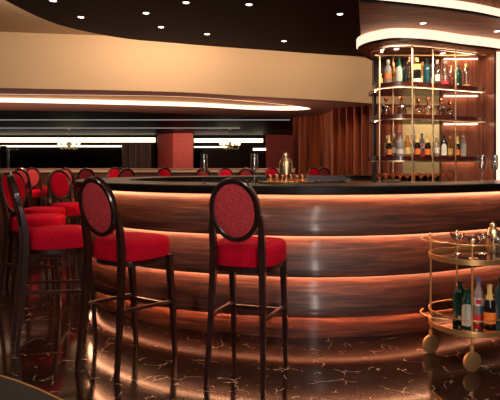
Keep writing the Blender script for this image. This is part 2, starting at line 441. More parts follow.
for px,py,lb in ((396.5,49,'left small downlight under the canopy above the top bottle shelf'),(443,53,'right small downlight under the canopy above the top bottle shelf')):
    d = (2.614-EYE)*F/(HZ-py); downlight(pxX(px,d), d, 2.614, lb, 14, .028)
# back panels
wy = 6.35
b = NB(); box(b, pxX(376,wy), pxX(441,wy), wy, wy+.05, 2.17, 2.615); struct(link('wall_back_bar', b, M['shelf_wood'], smooth=False))
b = NB(); box(b, pxX(441,wy), 3.6, wy, wy+.06, 0, 2.615); struct(link('wall_back_bar.001', b, M['panel_wood'], smooth=False))
b = NB(); box(b, pxX(373.5,wy), pxX(376,wy), wy-.02, wy+.07, 1.0, 2.615); struct(link('trim_2', b, M['cap_black'], smooth=False))
# right reveal, black edge and white pier
def quadprism(p, z0, z1, name, mat):
    b = NB(); prism(b, p, z0, z1); return link(name, b, mat, smooth=False)
struct(quadprism([(pxX(482,6.35),6.35),(pxX(494,5.95),5.95),(pxX(494,5.95)+.06,5.95),(pxX(482,6.35)+.1,6.36)], 0, 2.615, 'wall_right_reveal', M['panel_wood']))
struct(quadprism([(pxX(494,5.93),5.93),(pxX(496.2,5.88),5.88),(pxX(496.2,5.88)+.05,5.95),(pxX(494,5.93)+.05,5.99)], 0, 2.63, 'trim_3', M['cap_black']))
pier = quadprism([(pxX(496.4,5.84),5.84),(3.15,5.90),(3.15,5.94),(pxX(496.4,5.84)+.10,5.93)], 1.08, 2.60, 'light_pier', M['led_band'])
tag(pier, 'narrow white glowing upright at the right edge beside the shelf alcove', 'light band')

# back bar counter
bb = thing('back_bar_cabinet', 'brown wood back bar surface under the bottle shelves', 'cabinet', (0,0,0))
b = NB(); box(b, 1.18, 2.88, 5.25, 6.33, 1.03, 1.07, .006); link('worktop', b, M['counter_wood'], bb)
b = NB(); box(b, 1.22, 2.86, 5.30, 6.31, 0, 1.029); link('cabinet_body', b, M['shelf_wood'], bb, smooth=False)
b = NB(); box(b, .9, 3.5, 7.2, 7.5, 0, 1.125, .01); tag(link('low_partition', b, M['black_gloss']), 'low black ledge behind the shelves in front of the curtains', 'partition')

# ------------------------------------------------------------------ shelving unit
su = thing('shelving_unit', 'pale brass framed shelving unit with three bottle shelves and a rounded left end', 'shelving unit')
# front line in plan, rounded at the left
fr = catmull([(1.48,6.02),(1.42,5.80),(1.455,5.62),(1.60,5.52),(1.82,5.52),(2.30,5.70),(2.78,5.93)], 10)
bk = [(2.86,6.34),(1.50,6.34)]
frn = normals(fr)
if frn[35].y > 0: frn = [-n for n in frn]
for z in (2.195,1.84,1.375):
    b = NB(); prism(b, [(p.x,p.y) for p in fr] + bk, z-.05, z); link('shelf', b, M['shelf_wood'], su, smooth=False)
    if z > 1.4 or True:
        b = NB(); sweep(b, fr, [(.0,z-.062),(.012,z-.062),(.012,z-.048),(.0,z-.048)], frn); q = link('shelf_rail', b, M['brass'], su)
        b = NB(); sweep(b, fr[4:], [(-.040,z-.058),(-.028,z-.058),(-.028,z-.0505),(-.040,z-.0505)], frn[4:]); link('light_strip', b, M['led_shelf'], su)
def top_rail(z):
    b = NB(); sweep(b, fr, [(0,z-.014),(.014,z-.014),(.014,z),(0,z)], frn); link('top_rail', b, M['brass'], su)
for z in (2.614,2.195-.05,1.84-.05,1.375-.05):
    b = NB(); box(b, 2.45, 2.87, 6.30, 6.318, z-.006, z-.001); link('light_strip', b, M['led_shelf'], su, smooth=False)
top_rail(2.585)
b = NB(); box(b, 1.50, 2.84, 6.0, 6.014, 2.586, 2.60); link('top_rail', b, M['brass'], su)
b = NB(); sweep(b, fr[4:], [(-.12,2.605),(-.10,2.605),(-.10,2.6135),(-.12,2.6135)], frn[4:]); link('light_strip', b, M['led_shelf'], su)
posts = []
def post_at(px):
    best = min(fr, key=lambda p: abs(p.x/p.y - (px-250)/F) + (0 if p.y < 5.9 else 1)); return best
for px in (380,411,433,455):
    p = post_at(px); posts.append((p.x,p.y))
posts += [(pxX(393,6.0),6.0),(pxX(414,6.12),6.12)]
for x,y in posts:
    b = NB(); box(b, x-.007,x+.007,y-.016,y+.000,1.07,2.60,.002); link('post', b, M['brass'], su)

# ------------------------------------------------------------------ bottles
def sq(o, label, cat, group=None): return tag(o,label,cat,group)
def glass_obj(name, prof, mat, parent, seg=16, flat=1): 
    b = NB(); lathe(b, prof, seg, flat=flat); return link(name, b, mat, parent)
def label_band(name, r, z0, z1, mat, parent, a0=0, a1=2*PI, arch=0, flat=1):
    b = NB(); n = 18; ri = []
    for i in range(n+1):
        t = i/n; a = a0+(a1-a0)*t; zt = z1 - arch*(1-math.sqrt(max(0,1-(2*t-1)**2)))
        ri.append([b.verts.new((rr*math.cos(a), flat*rr*math.sin(a), z)) for rr,z in ((r,z0),(r+.001,z0),(r+.001,zt),(r,zt))])
    for i in range(n):
        for j in range(4): b.faces.new((ri[i][j], ri[i][(j+1)%4], ri[i+1][(j+1)%4], ri[i+1][j]))
    if a1-a0 < 6.2: b.faces.new(ri[0][::-1]); b.faces.new(ri[-1])
    else: pass
    return link(name, b, mat, parent)
FR0, FR1 = -PI/2-1.25, -PI/2+1.25
def bottle(kind, x, y, z, label, group=None, s=1.0, rz=0):
    t = thing('decanter' if kind=='decanter' else 'bottle', label, 'decanter' if kind=='decanter' else 'bottle', (x,y,z), rz, group)
    R_, H = .037*s, .29*s
    def std(mat, r=R_, h=H, neck=.013*s, sh=.62, flat=1):
        glass_obj('glass_body', [(0,.001),(r*.93,.001),(r,.006),(r,h*sh),(r*.85,h*(sh+.07)),(neck*1.2,h*(sh+.2)),(neck,h*(sh+.24)),(neck,h*.93),(0,h*.93)], mat, t, flat=flat)
    def cap(mat, r=.015*s, z0=H*.93, z1=H, nm='cap'):
        glass_obj(nm, [(0,z0),(r,z0),(r,z1-.003),(r*.85,z1),(0,z1)], mat, t, 12)
    if kind == 'champagne':
        glass_obj('glass_body', [(0,.001),(.040*s,.001),(.042*s,.01),(.042*s,H*.46),(.036*s,H*.56),(.019*s,H*.74),(.0145*s,H*.82),(.0145*s,H*.9),(0,H*.9)], M['glass_dark'], t)
        glass_obj('foil', [(.0195*s,H*.70),(.0265*s,H*.655),(.0275*s,H*.66),(.0165*s,H*.82),(.0175*s,H*.93),(.018*s,H*1.02),(.012*s,H*1.035),(0,H*1.035)], M['lab_yellow'], t)
        label_band('label', .0425*s, H*.08, H*.36, M['lab_orange'], t, FR0,FR1)
        label_band('crest', .0208*s, H*.56, H*.72, M['lab_yellow'], t, -PI/2-.5,-PI/2+.5) if False else None
    elif kind == 'silver':
        std(M['glass_frost'], sh=.66, flat=.75); label_band('label', R_+.0005, H*.05, H*.64, M['lab_silver'], t, FR0+.2,FR1-.2, .05*s, .75); cap(M['lab_white'])
    elif kind == 'silver_green':
        std(M['glass_green'], sh=.66); label_band('label', R_+.0005, H*.05, H*.62, M['lab_silver'], t, FR0,FR1, .04*s); cap(M['glass_green'])
    elif kind == 'silver_dark':
        std(M['glass_dark'], r=.045*s, sh=.6); label_band('label', .0455*s, H*.05, H*.6, M['lab_white'], t, -PI/2-.8,-PI/2+.8, .05*s); cap(M['cap_black'])
    elif kind == 'green':
        std(M['glass_green'], r=.048*s, sh=.68); cap(M['cap_black'], .017*s)
        label_band('label', .0485*s, H*.08, H*.16, M['lab_white'], t, -PI/2-.2,-PI/2+.2)
    elif kind == 'vodka':
        std(M['glass_frost'], sh=.6); cap(M['lab_blue']); label_band('label', R_+.0005, H*.38, H*.56, M['lab_white'], t, FR0,FR1)
        label_band('seal', R_+.0018, H*.42, H*.52, M['lab_red'], t, -PI/2-.4,-PI/2+.4)
        label_band('base_stripe', R_+.0005, H*.04, H*.16, M['lab_red'], t, FR0,FR1)
        label_band('side_stripe', R_+.0005, H*.24, H*.34, M['lab_blue'], t, -PI/2+.2,-PI/2+1.1)
    elif kind == 'blue_cap':
        std(M['glass_frost'], r=.044*s, sh=.55); cap(M['lab_blue']); label_band('label', .0445*s, H*.1,H*.3, M['lab_white'], t, FR0,FR1)
    elif kind == 'clear_white':
        std(M['glass'], sh=.55); cap(M['lab_white'], .017*s, H*.86); label_band('label', R_+.0005, H*.15,H*.4, M['lab_white'], t, FR0+.4,FR1-.4)
    elif kind == 'clear_orange':
        std(M['glass_frost'], r=.044*s, sh=.6); cap(M['lab_white'], .02*s, H*.84); label_band('label', .0445*s, H*.2,H*.42, M['lab_orange'], t, FR0,FR1)
    elif kind == 'clear_red':
        std(M['glass'], r=.040*s, sh=.7); cap(M['lab_white'], .02*s, H*.88); label_band('base_band', .0405*s, .003, H*.17, M['liquid_red'], t, FR0,FR1)
    elif kind == 'amber':
        std(M['glass_amber'], sh=.6); cap(M['gold'], .017*s, H*.85); label_band('label', R_+.0005, H*.1,H*.4, M['lab_yellow'], t, FR0,FR1)
    elif kind == 'gold_square':
        glass_obj('glass_body', [(0,.001),(.045*s,.001),(.047*s,.01),(.047*s,H*.72),(.04*s,H*.78),(.014*s,H*.82),(.014*s,H*.9),(0,H*.9)], M['glass_dark'], t, 8)
        cap(M['lab_yellow'], .024*s, H*.82); label_band('label', .0475*s, H*.04,H*.18, M['lab_white'], t, FR0,FR1)
        label_band('shoulder_label', .0475*s, H*.52,H*.74, M['lab_yellow'], t, FR0,FR1)
    elif kind == 'teal':
        std(M['glass_teal'], r=.042*s, sh=.62); cap(M['cap_black']); 
        label_band('label', .0425*s, H*.2,H*.34, M['glass_teal'], t, FR0,FR1)
    elif kind == 'amber_base':
        std(M['glass'], sh=.66); cap(M['lab_yellow'], .02*s, H*.85); label_band('base_band', R_+.0005, .003, H*.14, M['liquid_amber'], t, FR0,FR1)
    elif kind == 'copper_cap':
        std(M['glass_rose'], sh=.6); cap(M['copper'], .018*s, H*.82)
    elif kind == 'decanter':
        glass_obj('glass_body', [(0,.001),(.060*s,.001),(.068*s,.02),(.068*s,.10*s),(.05*s,.13*s),(.018*s,.15*s),(.018*s,.175*s),(0,.175*s)], M['glass_rose'], t)
        glass_obj('stopper', [(0,.176*s),(.02*s,.178*s),(.012*s,.19*s),(.030*s,.215*s),(.024*s,.245*s),(0,.255*s)], M['copper'], t)
    elif kind == 'small':
        glass_obj('glass_body', [(0,.001),(.022,.001),(.022,.06),(.008,.08),(.008,.1),(0,.1)], M['liquid_amber'], t); glass_obj('cap', [(0,.1),(.01,.1),(.01,.115),(0,.115)], M['lab_white'], t)
    return t

frf = catmull([(1.48,6.02),(1.42,5.80),(1.455,5.62),(1.60,5.52),(1.82,5.52),(2.30,5.70),(2.78,5.93)], 60)
frfn = normals(frf)
if frfn[200].y > 0: frfn = [-n for n in frfn]
def shelf_front(px, off):
    """a point behind the shelf's front line seen at pixel column px"""
    k = (px-250)/F
    best = min(((abs((p.x-n.x*off)/(p.y-n.y*off)-k), p.x-n.x*off, p.y-n.y*off) for p,n in zip(frf,frfn) if p.y < 5.95))
    return best[1], best[2]
top = [(381,'small','small amber miniature at the rounded left end of the top shelf',1,.04),
 (388,'clear_orange','clear bottle with white cap and orange label, left on the top shelf',.93,.10),
 (393.5,'amber','amber bottle with gold cap behind the orange labelled clear bottle, top shelf',.9,.24),
 (433,'clear_white','clear bottle with white cap directly behind the third front post, top shelf',.95,.24),
 (399,'silver_green','green bottle with tall silver label on the top shelf',1,.09),
 (405.5,'teal','teal bottle between the silver labelled green one and the copper capped one, top shelf',.9,.20),
 (409,'copper_cap','rose bottle with copper cap beside the second front post, top shelf',1,.08),
 (417,'gold_square','dark square bottle with yellow shoulder and white base label, top shelf',1,.09),
 (422.5,'amber','amber bottle with gold cap between dark bottles on the top shelf',.95,.20),
 (427,'teal','dark teal bottle left of the third front post, top shelf',1,.09),
 (437.5,'clear_white','clear bottle with white cap right of the third front post, top shelf',1,.10),
 (445.5,'clear_red','clear bottle with red filled base on the top shelf',.98,.09),
 (451,'copper_cap','rose bottle with copper cap left of the last front post, top shelf',.92,.20),
 (458,'green','broad dark green bottle right of the last front post, top shelf',.9,.12),
 (466.5,'amber_base','clear bottle with yellow cap and amber base, last on the top shelf',.98,.10)]
for px,k,lb,s,off in top:
    x,y = shelf_front(px,off); bottle(k,x,y,2.195,lb,s=s,rz=-.35)
for px,lb in ((386,'leftmost rose glass decanter with copper stopper on the middle shelf'),(401.5,'second rose decanter from the left on the middle shelf'),(418,'third rose decanter just right of the second front post, middle shelf'),(428,'rose decanter left of the third front post, middle shelf'),(441,'rose decanter just right of the third front post, middle shelf'),(449.5,'rose decanter left of the last front post, middle shelf')):
    x,y = shelf_front(px,.12 if px not in (418,449.5) else .26); bottle('decanter',x,y,1.84,lb,s=.86 if px<445 else .8)
bot = [(384,'clear_white','slim clear bottle at the rounded left end of the lowest shelf',.85,.17),
 (389,'champagne','champagne bottle with orange label at the left end of the lowest shelf',.78,.07),
 (394,'clear_white','clear bottle behind the leftmost champagne bottle, lowest shelf',.9,.22),
 (400,'blue_cap','wide pale bottle with blue cap on the lowest shelf',.92,.10),
 (412.5,'clear_white','clear bottle between the amber bottle and a champagne bottle, lowest shelf',.88,.20),
 (407.5,'amber','amber bottle with gold cap left of the second front post, lowest shelf',.86,.10),
 (417.5,'champagne','champagne bottle with orange label right of the second front post, lowest shelf',.82,.08),
 (422,'vodka','white bottle with blue cap and red seal behind two champagne bottles, lowest shelf',.92,.22),
 (428,'champagne','champagne bottle with orange label left of the third front post, lowest shelf',.82,.08),
 (436.5,'clear_white','clear bottle with white cap right of the third front post, lowest shelf',.87,.09),
 (444,'silver_dark','dark bottle with tall arched white label on the lowest shelf',.86,.09),
 (450.3,'amber','amber bottle beside the arched label bottle, lowest shelf',.85,.18),
 (457.5,'champagne','champagne bottle nearest the last front post, lowest shelf',.80,.11),
 (463.5,'silver','pale bottle with arched silver label, last on the lowest shelf',.88,.19)]
for px,k,lb,s,off in bot:
    x,y = shelf_front(px,off); bottle(k,x,y,1.375,lb,s=s,rz=-.35)

# copper coupes in a row on the back bar
def coupe_mesh(mat, r=.045, h=.12):
    b = NB(); lathe(b, [(0,0),(r*.75,.001),(r*.7,.004),(.005,.010),(.004,h*.55),(.012,h*.58),(r*.7,h*.72),(r,h),(r-.003,h),(r*.66,h*.745),(0,h*.62)], 18)
    return b
cg0 = tag(link('coupe_glass', coupe_mesh(M['copper'],.036,.115), M['copper']), 'small copper tinted coupe in the row on the back bar', 'coupe glass', 'copper coupes on the back bar')
for i in range(12):
    t = i/11; y = 5.37 + .36*t + (.10 if i%2 else 0)
    c = cg0 if i == 0 else cg0.copy()
    if i: C.objects.link(c)
    c.location = (pxX(379+i*7.0, y), y, 1.07)

# ------------------------------------------------------------------ flutes, shaker, tumblers
def at_counter(px, py, z=1.137):
    d = (EYE-z)*F/(py-HZ); return pxX(px,d), d
def flute(px, d, label):
    t = thing('champagne_flute', label, 'glass', (pxX(px,d), d, 1.137))
    b = NB(); lathe(b, [(.026,.11),(.031,.15),(.027,.232),(.0255,.232),(.029,.15),(.024,.113),(0,.10),(0,.095),(.012,.098),(.026,.11)], 18); link('bowl', b, M['glass'], t)
    b = NB(); lathe(b, [(0,0),(.030,.001),(.028,.004),(.006,.010),(.004,.03),(.004,.09),(.010,.0965),(0,.0965)], 18); link('stem', b, M['glass'], t)
flute(204, 3.86, 'tall clear champagne flute left of the central stool back on the bar')
flute(254.5, 3.82, 'tall clear champagne flute right of the central stool back, near the shaker')
flute(482, 4.32, 'left of the two champagne flutes at the right end of the bar')
flute(494.5, 4.38, 'right of the two champagne flutes at the right end of the bar')
# serving tray + shaker + copper tumblers
tx, ty = pxX(286,4.0), 4.0
b = NB(); lathe(b, [(0,0),(.21,0),(.225,.012),(.222,.014),(.205,.005),(0,.005)], 40, flat=.42); tr = tag(link('serving_tray', b, M['brass'], loc=(tx-.005,ty,1.138)), 'shallow oval metal tray on the bar under the gold shaker', 'tray')
def shaker(x,y,z,label,s=1):
    t = thing('cocktail_shaker', label, 'shaker', (x,y,z))
    b = NB(); lathe(b, [(0,0),(.036*s,0),(.040*s,.01*s),(.047*s,.12*s),(.044*s,.128*s),(0,.128*s)], 24); link('cup', b, M['brass'], t)
    b = NB(); lathe(b, [(0,.129*s),(.048*s,.129*s),(.047*s,.140*s),(.030*s,.165*s),(.026*s,.170*s),(0,.170*s)], 24); link('strainer_top', b, M['brass'], t)
    b = NB(); lathe(b, [(0,.171*s),(.022*s,.171*s),(.024*s,.18*s),(.020*s,.198*s),(.009*s,.205*s),(.011*s,.212*s),(0,.214*s)], 20); link('cap', b, M['brass'], t)
shaker(tx, ty+.02, 1.144, 'gold cocktail shaker standing on the oval tray on the bar',1.16)
def tumbler(x,y,z,label,group=None):
    b = NB(); lathe(b, [(0,0),(.020,0),(.022,.006),(.032,.035),(.033,.062),(.030,.064),(.028,.036),(.018,.008),(0,.008)], 18)
    return tag(link('tumbler', b, M['copper'], loc=(x,y,z)), label, 'tumbler', group)
for i,(dx,dy,lb) in enumerate(((-.125,.0,'leftmost copper tumbler on the bar tray'),(-.078,-.035,'second copper tumbler from the left on the bar tray'),(-.035,-.05,'copper tumbler in front of the shaker, left one'),(.035,-.05,'copper tumbler in front of the shaker, right one'),(.085,-.03,'second copper tumbler from the right on the bar tray'),(.13,.005,'rightmost copper tumbler on the bar tray'))):
    tumbler(tx+dx, ty+dy, 1.1435, lb)

# ------------------------------------------------------------------ bar stool
def superloop(bm, cx, cy, w, d, z, n=32, e=3.4, taper=.0):
    vs = []
    for i in range(n):
        a = 2*PI*i/n; c, s = math.cos(a), math.sin(a)
        x = w*math.copysign(abs(c)**(2/e), c); y = d*math.copysign(abs(s)**(2/e), s)
        x *= 1 + taper*(y/d)
        vs.append(bm.verts.new((cx+x, cy+y, z)))
    return vs
def loft(bm, loops):
    n = len(loops[0])
    for a,b in zip(loops, loops[1:]):
        for i in range(n): bm.faces.new((a[i],a[(i+1)%n],b[(i+1)%n],b[i]))
    bm.faces.new(loops[0][::-1]); bm.faces.new(loops[-1])
OC = Vector((0,-.262,1.03)); TILT = math.radians(13)
def oval_pt(a, rx, rz, off):
    p = Vector((rx*math.cos(a), off, rz*math.sin(a)))
    return OC + Matrix.Rotation(TILT,3,'X') @ p
def oval_disc(rx, rz, y0, y1, dome, n=40):
    b = NB(); loops = []
    s = 1 if y1 > y0 else -1
    for f,y in ((1,y0),(1,y1),(.93,y1+s*dome*.5),(.75,y1+s*dome*.85),(.4,y1+s*dome)):
        loops.append([b.verts.new(oval_pt(2*PI*i/n, rx*f, rz*f, y)) for i in range(n)])
    loft(b, loops); return b
def make_stool():
    t = thing('bar_stool', '', 'bar stool')
    b = NB(); L = []
    for z,k in ((.685,.93),(.69,.985),(.71,1.0),(.775,1.0),(.80,.97),(.812,.90),(.818,.70),(.820,.35)):
        L.append(superloop(b, 0, .02, .212*k, .215*k, z, taper=.07))
    loft(b, L); link('seat', b, M['velvet'], t)
    b = NB()
    L = [superloop(b,0,.02,.195,.198,z,taper=.07) for z in (.655,.686)]; loft(b, L); link('seat_frame', b, M['dark_wood'], t)
    # legs
    for s in (-1,1):
        b = NB(); tube(b, [(s*.18,.255,0),(s*.178,.235,.30),(s*.176,.195,.686)], [.012,.016,.020], square=True); link('leg', b, M['dark_wood'], t)
        b = NB(); tube(b, [(s*.172,-.275,0),(s*.160,-.235,.35),(s*.150,-.212,.70),(s*.148,-.215,.80),(s*.151,-.232,.92),(s*.145,-.252,1.0)], [.012,.015,.019,.019,.017,.011], square=True); link('leg', b, M['dark_wood'], t)
        b = NB(); tube(b, [(s*.162,-.232,.40),(s*.178,.228,.36)], .010, square=True); link('stretcher', b, M['dark_wood'], t)
    b = NB(); tube(b, [(-.178,.236,.33),(.178,.236,.33)], [.012,.012], square=True); q = link('footrest', b, M['dark_wood'], t)
    # oval frame (rectangular section ring)
    b = NB(); n = 48; rings = []
    for i in range(n):
        a = 2*PI*i/n
        rings.append([b.verts.new(oval_pt(a, rx, rz, o)) for rx,rz,o in ((.123,.161,-.016),(.130,.168,-.021),(.147,.185,-.021),(.153,.191,-.014),(.153,.191,.014),(.147,.185,.021),(.130,.168,.021),(.123,.161,.016))])
    for i in range(n):
        for j in range(8): b.faces.new((rings[i][j],rings[i][(j+1)%8],rings[(i+1)%n][(j+1)%8],rings[(i+1)%n][j]))
    link('back_frame', b, M['dark_wood'], t)
    f = link('back_cushion', oval_disc(.1225,.1605,.001,.014,.018), M['velvet'], t); f['label'] = 'deep red velvet front pad'
    f = link('back_panel', oval_disc(.1225,.1605,-.001,-.012,.006), M['salmon'], t); f['label'] = 'textured rose red rear panel'
    return t
st0 = make_stool()
stools = [
 (-.01,3.12,-17,'dark wood bar stool at centre with oval rose back facing the camera',None),
 (-.80,3.30,-31,'dark wood bar stool left of the central one, oval back turned slightly',None),
 (-1.45,3.72,-60,'nearest bar stool at the left edge, oval back seen nearly edge on',None),
 (-1.98,4.64,-84,'bar stool directly behind the left edge stool, seat pointing right',None),
 (-2.27,5.40,-96,'third bar stool in the left row behind the two nearer seats',None),
 (-2.17,6.05,-130,'bar stool past the left end of the bar with its dark red pad facing us',None),
]
G = 'far stools by the low partition'
far = [(26,8.9,5),(33,9.5,20),(40,10.1,-10),(75,9.3,-15),(88,8.7,12),(108,9.5,170),(122,8.6,30),(129,10.25,-25),(158,8.6,165),(170,9.3,-12),
       (210,9.0,-20),(223,8.2,175),(240,9.4,25),(249,8.75,-10),(270,9.5,170),(311,9.6,160),(319,10.2,10)]
lbl_far = ['far stool alone at left with round rose back toward us, over the left gap','far stool seat just right of the lone rose backed one','far stool whose red seat shows in the gap beside the dark padded stool',
 'far stool with rose back just right of the dark padded stool','larger rose backed far stool above the left tip of the bar top','first dark backed far stool over the left end of the bar',
 'far rose backed stool, left of an overlapping pair over the bar','far rose backed stool, right of an overlapping pair over the bar','dark backed far stool in front of the red pier','rose backed far stool at the foot of the red pier',
 'rose backed far stool behind the left flute','dark backed far stool right of the left flute','far stool turned away between the two flutes','rose backed far stool behind the second flute','dark backed far stool behind the tumbler tray',
 'dark backed far stool against the curtain','rose backed far stool against the curtain']
def move(o, x, y, deg, lb, g):
    o.location = (x,y,0); o.rotation_euler = (0,0,math.radians(deg)); o['label'] = lb
    if g: o['group'] = g
allst = [(x,y,a,lb,'bar stools around the curved bar') for x,y,a,lb,_ in stools] + [(pxX(px,d),d,a,lb,G) for (px,d,a),lb in zip(far,lbl_far)]
for i,(x,y,a,lb,g) in enumerate(allst):
    o = st0 if i == 0 else copy_tree(st0)
    move(o,x,y,a,lb,g)

# ------------------------------------------------------------------ serving trolley
YW = math.radians(20); CX, CY = 1.445, 3.335; RA = .235; LEN = .62
def stad(r, n=20, ln=LEN):
    pts = []
    for i in range(n+1):
        a = PI/2 + PI*i/n; pts.append(Vector((r*math.cos(a), r*math.sin(a))))
    for i in range(n+1):
        a = -PI/2 + PI*i/n; pts.append(Vector((ln + r*math.cos(a), r*math.sin(a))))
    return pts
tl = thing('serving_trolley', 'gold two tier drinks trolley with rounded ends and disc wheels', 'trolley', (CX,CY,0), YW)
def ring(name, r, z0, z1, th, mat, parent=tl):
    p = stad(r); 
    n = normals(p, True)
    if n[5].dot(p[5]) < 0: n = [-q for q in n]
    b = NB(); sweep(b, p, [(0,z0),(th,z0),(th,z1),(0,z1)], n, True); return link(name, b, mat, parent)
def plate(name, r, z0, z1, mat):
    b = NB(); prism(b, [(q.x,q.y) for q in stad(r)], z0, z1); return link(name, b, mat, tl, smooth=False)
ring('tray_rim', RA, .663, .697, .006, M['gold'])
plate('glass_shelf', RA-.0005, .664, .670, M['glass_dark'])
ring('tray_rim', RA, .216, .250, .006, M['gold'])
plate('mirror_shelf', RA-.0005, .228, .236, M['mirror'])
ring('guard_rail', RA, .315, .322, .006, M['gold'])
# top handle rail: loop standing proud of the left end
b = NB(); hp = [(-.13+.0, 0.0)]
def loop_pts(z, out=.085):
    pts = []
    for i in range(17):
        a = PI*.62 + PI*.76*i/16
        rr = RA*.42
        pts.append((-RA*.78-out*.3 + (rr+out*.35)*math.cos(a), (rr*1.3)*math.sin(a), z))
    return pts
tube(b, loop_pts(.80), .005, 8); link('handle', b, M['gold'], tl)
b = NB(); tube(b, loop_pts(.32), .005, 8); link('handle', b, M['gold'], tl)
b = NB(); tube(b, [(p.x*.995,p.y*.995,.788) for p in stad(RA)], .0035, 8, True); link('top_rail', b, M['gold'], tl)
pa = [(-RA*math.cos(math.radians(a)), RA*math.sin(math.radians(a))) for a in (6,-62,80)] + [(LEN+RA*math.cos(.6), -RA*math.sin(.6)), (LEN+RA*math.cos(.9), RA*math.sin(.9))]
def local(px, d):
    v = Matrix.Rotation(-YW,2) @ Vector((pxX(px,d)-CX, d-CY)); return v.normalized()*RA*.96
pa[0] = tuple(local(434.5,3.41)); pa[1] = tuple(local(472,3.125)); pa[2] = tuple(local(456,3.58))
for i,(x,y) in enumerate(pa):
    b = NB(); tube(b, [(x,y,.11 if i != 2 else .228),(x,y,.81)], .0065, 10); lathe(b, [(0,.80),(.010,.802),(.011,.812),(.006,.822),(0,.824)], 12, x, y); lathe(b, [(.006,.695),(.013,.697),(.013,.703),(.006,.705)], 12, x, y)
    link('post', b, M['gold'], tl)
    if i == 2: continue
    w = Matrix.Translation((x,y,.062)) @ Matrix.Rotation(-YW+math.radians(15),4,'Z') @ Matrix.Rotation(PI/2,4,'X')
    b = NB(); lathe(b, [(0,-.010),(.052,-.010),(.062,-.007),(.062,.007),(.052,.010),(0,.010)], 32)
    for v in b.verts: v.co = w @ v.co
    wh = link('wheel', b, M['gold'], tl)
    b = NB(); lathe(b, [(0,.0),(.013,.0),(.013,.05),(.006,.055),(0,.055)], 14, x, y, .105); link('caster_fork', b, M['gold'], wh)
# things on the trolley
def coupe(px, d, label, h=.15):
    t = thing('coupe_glass', label, 'coupe glass', (pxX(px,d), d, .6705))
    b = NB(); lathe(b, [(0,h*.62),(.03,h*.68),(.048,h*.80),(.052,h*.97),(.050,h*.97),(.045,h*.81),(.028,h*.70),(0,h*.65)], 22); link('bowl', b, M['glass'], t)
    b = NB(); lathe(b, [(0,0),(.034,.001),(.032,.004),(.005,.010),(.004,h*.55),(.009,h*.618),(0,h*.618)], 18); link('stem', b, M['glass'], t)
coupe(457.5,3.47,'leftmost coupe glass on the upper trolley tray')
coupe(473.5,3.30,'second coupe glass from the left on the upper trolley tray')
coupe(483,3.47,'coupe glass left of the gold shaker on the trolley')
coupe(499,3.27,'coupe glass at the right picture edge in front of the trolley shaker')
shaker(pxX(493,3.52),3.52,.6705,'gold cocktail shaker on the upper tray of the trolley',1.02)
for k,px,d,s,lb in (('green',459.5,3.38,.93,'broad dark green bottle at the left of the lower trolley tray'),
                  ('silver_green',467,3.25,.86,'green bottle with arched silver label on the lower trolley tray'),
                  ('vodka',478.5,3.37,1.0,'pale bottle with blue cap and red seal on the lower trolley tray'),
                  ('champagne',489.5,3.27,.90,'champagne bottle with yellow foil and orange label on the lower trolley tray'),
                  ('teal',501,3.42,1.0,'dark teal bottle at the right edge of the lower trolley tray')):
    bottle(k, pxX(px,d), d, .2365, lb, s=s, rz=-.4)

# ------------------------------------------------------------------ curtains
def curtain(name, pts, z0, z1, mat, label, amp=.07, wave=.20, parent=None):
    p = catmull(pts, 40); L = [0]
    for a,b_ in zip(p,p[1:]): L.append(L[-1]+(b_-a).length)
    # resample finely
    n = int(L[-1]/wave*10); q = []; j = 0
    for i in range(n+1):
        s = L[-1]*i/n
        while j < len(L)-2 and L[j+1] < s: j += 1
        t = (s-L[j])/max(1e-6,(L[j+1]-L[j])); q.append(p[j].lerp(p[j+1], t))
    nr = normals(q)
    q2 = [a + b_*(amp*math.sin(2*PI*(L[-1]*i/n)/wave + .7*math.sin(i*.031))) for i,(a,b_) in enumerate(zip(q,nr))]
    b = NB(); sweep(b, q2, [(-.006,z0),(.006,z0),(.006,z1),(-.006,z1)])
    o = link(name, b, mat); tag(o, label, 'curtain'); return o
curtain('curtain', [(pxX(332,11.9),11.9),(pxX(352,11.6),11.6),(pxX(378,11.3),11.3),(pxX(403,11.1)-.02,11.1)], .02, 2.597, M['curtain'], 'rust red pleated curtain hanging left of the bottle shelves', .085,.19)
curtain('curtain', [(pxX(294,14.3),14.3),(1.55,13.95),(2.0,13.3),(pxX(334,12.4),12.4)], .02, 2.597, M['curtain'], 'rust red pleated curtain farther back, left of the nearer one', .09,.22)
curtain('curtain', [(pxX(122,24.7),24.7),(pxX(151,24.7),24.7)], .02, 2.32, M['curtain_dark'], 'dark red curtain on the far wall left of the red pier', .06,.3)
curtain('curtain', [(pxX(0,24.7),24.7),(pxX(7,24.7),24.7)], .02, 2.15, M['curtain_dark'], 'dark curtain at the far left edge of the far wall', .06,.3)

# ------------------------------------------------------------------ far room
b = NB(); prism(b, [(pxX(157,24.9),24.99),(pxX(158,24.2),24.2),(pxX(173,23.2),23.2),(pxX(193,23.2),23.2),(pxX(193.5,24.9),24.99)], 0, 2.684)
struct(link('wall_pier', b, M['red_wall'], smooth=False))
b = NB(); box(b, pxX(266,24.6), pxX(310,24.6), 24.6, 24.99, 0, 2.684); struct(link('wall_pier.001', b, M['red_wall'], smooth=False))
def band(x0,x1,y0,y1,d,label):
    b = NB(); z1 = EYE+(HZ-y0)*d/F; z0 = EYE+(HZ-y1)*d/F
    box(b, pxX(x0,d), pxX(x1,d), d, 24.999, z0, z1, .01); tag(link('light_band', b, M['led_white']), label, 'light band')
band(-20,155,137.6,142.2,24.9,'long bright light band high on the far wall at left')
band(-20,121,145.4,147,24.85,'thin lower light band on the far wall at left')
band(194,263,138.5,142.3,24.9,'bright light band on the far wall between the two red walls')
band(194,228,146.4,147.6,24.85,'thin lower light band left of the right chandelier')
band(253,266,148.2,150.4,24.85,'short light band beside the right red wall')
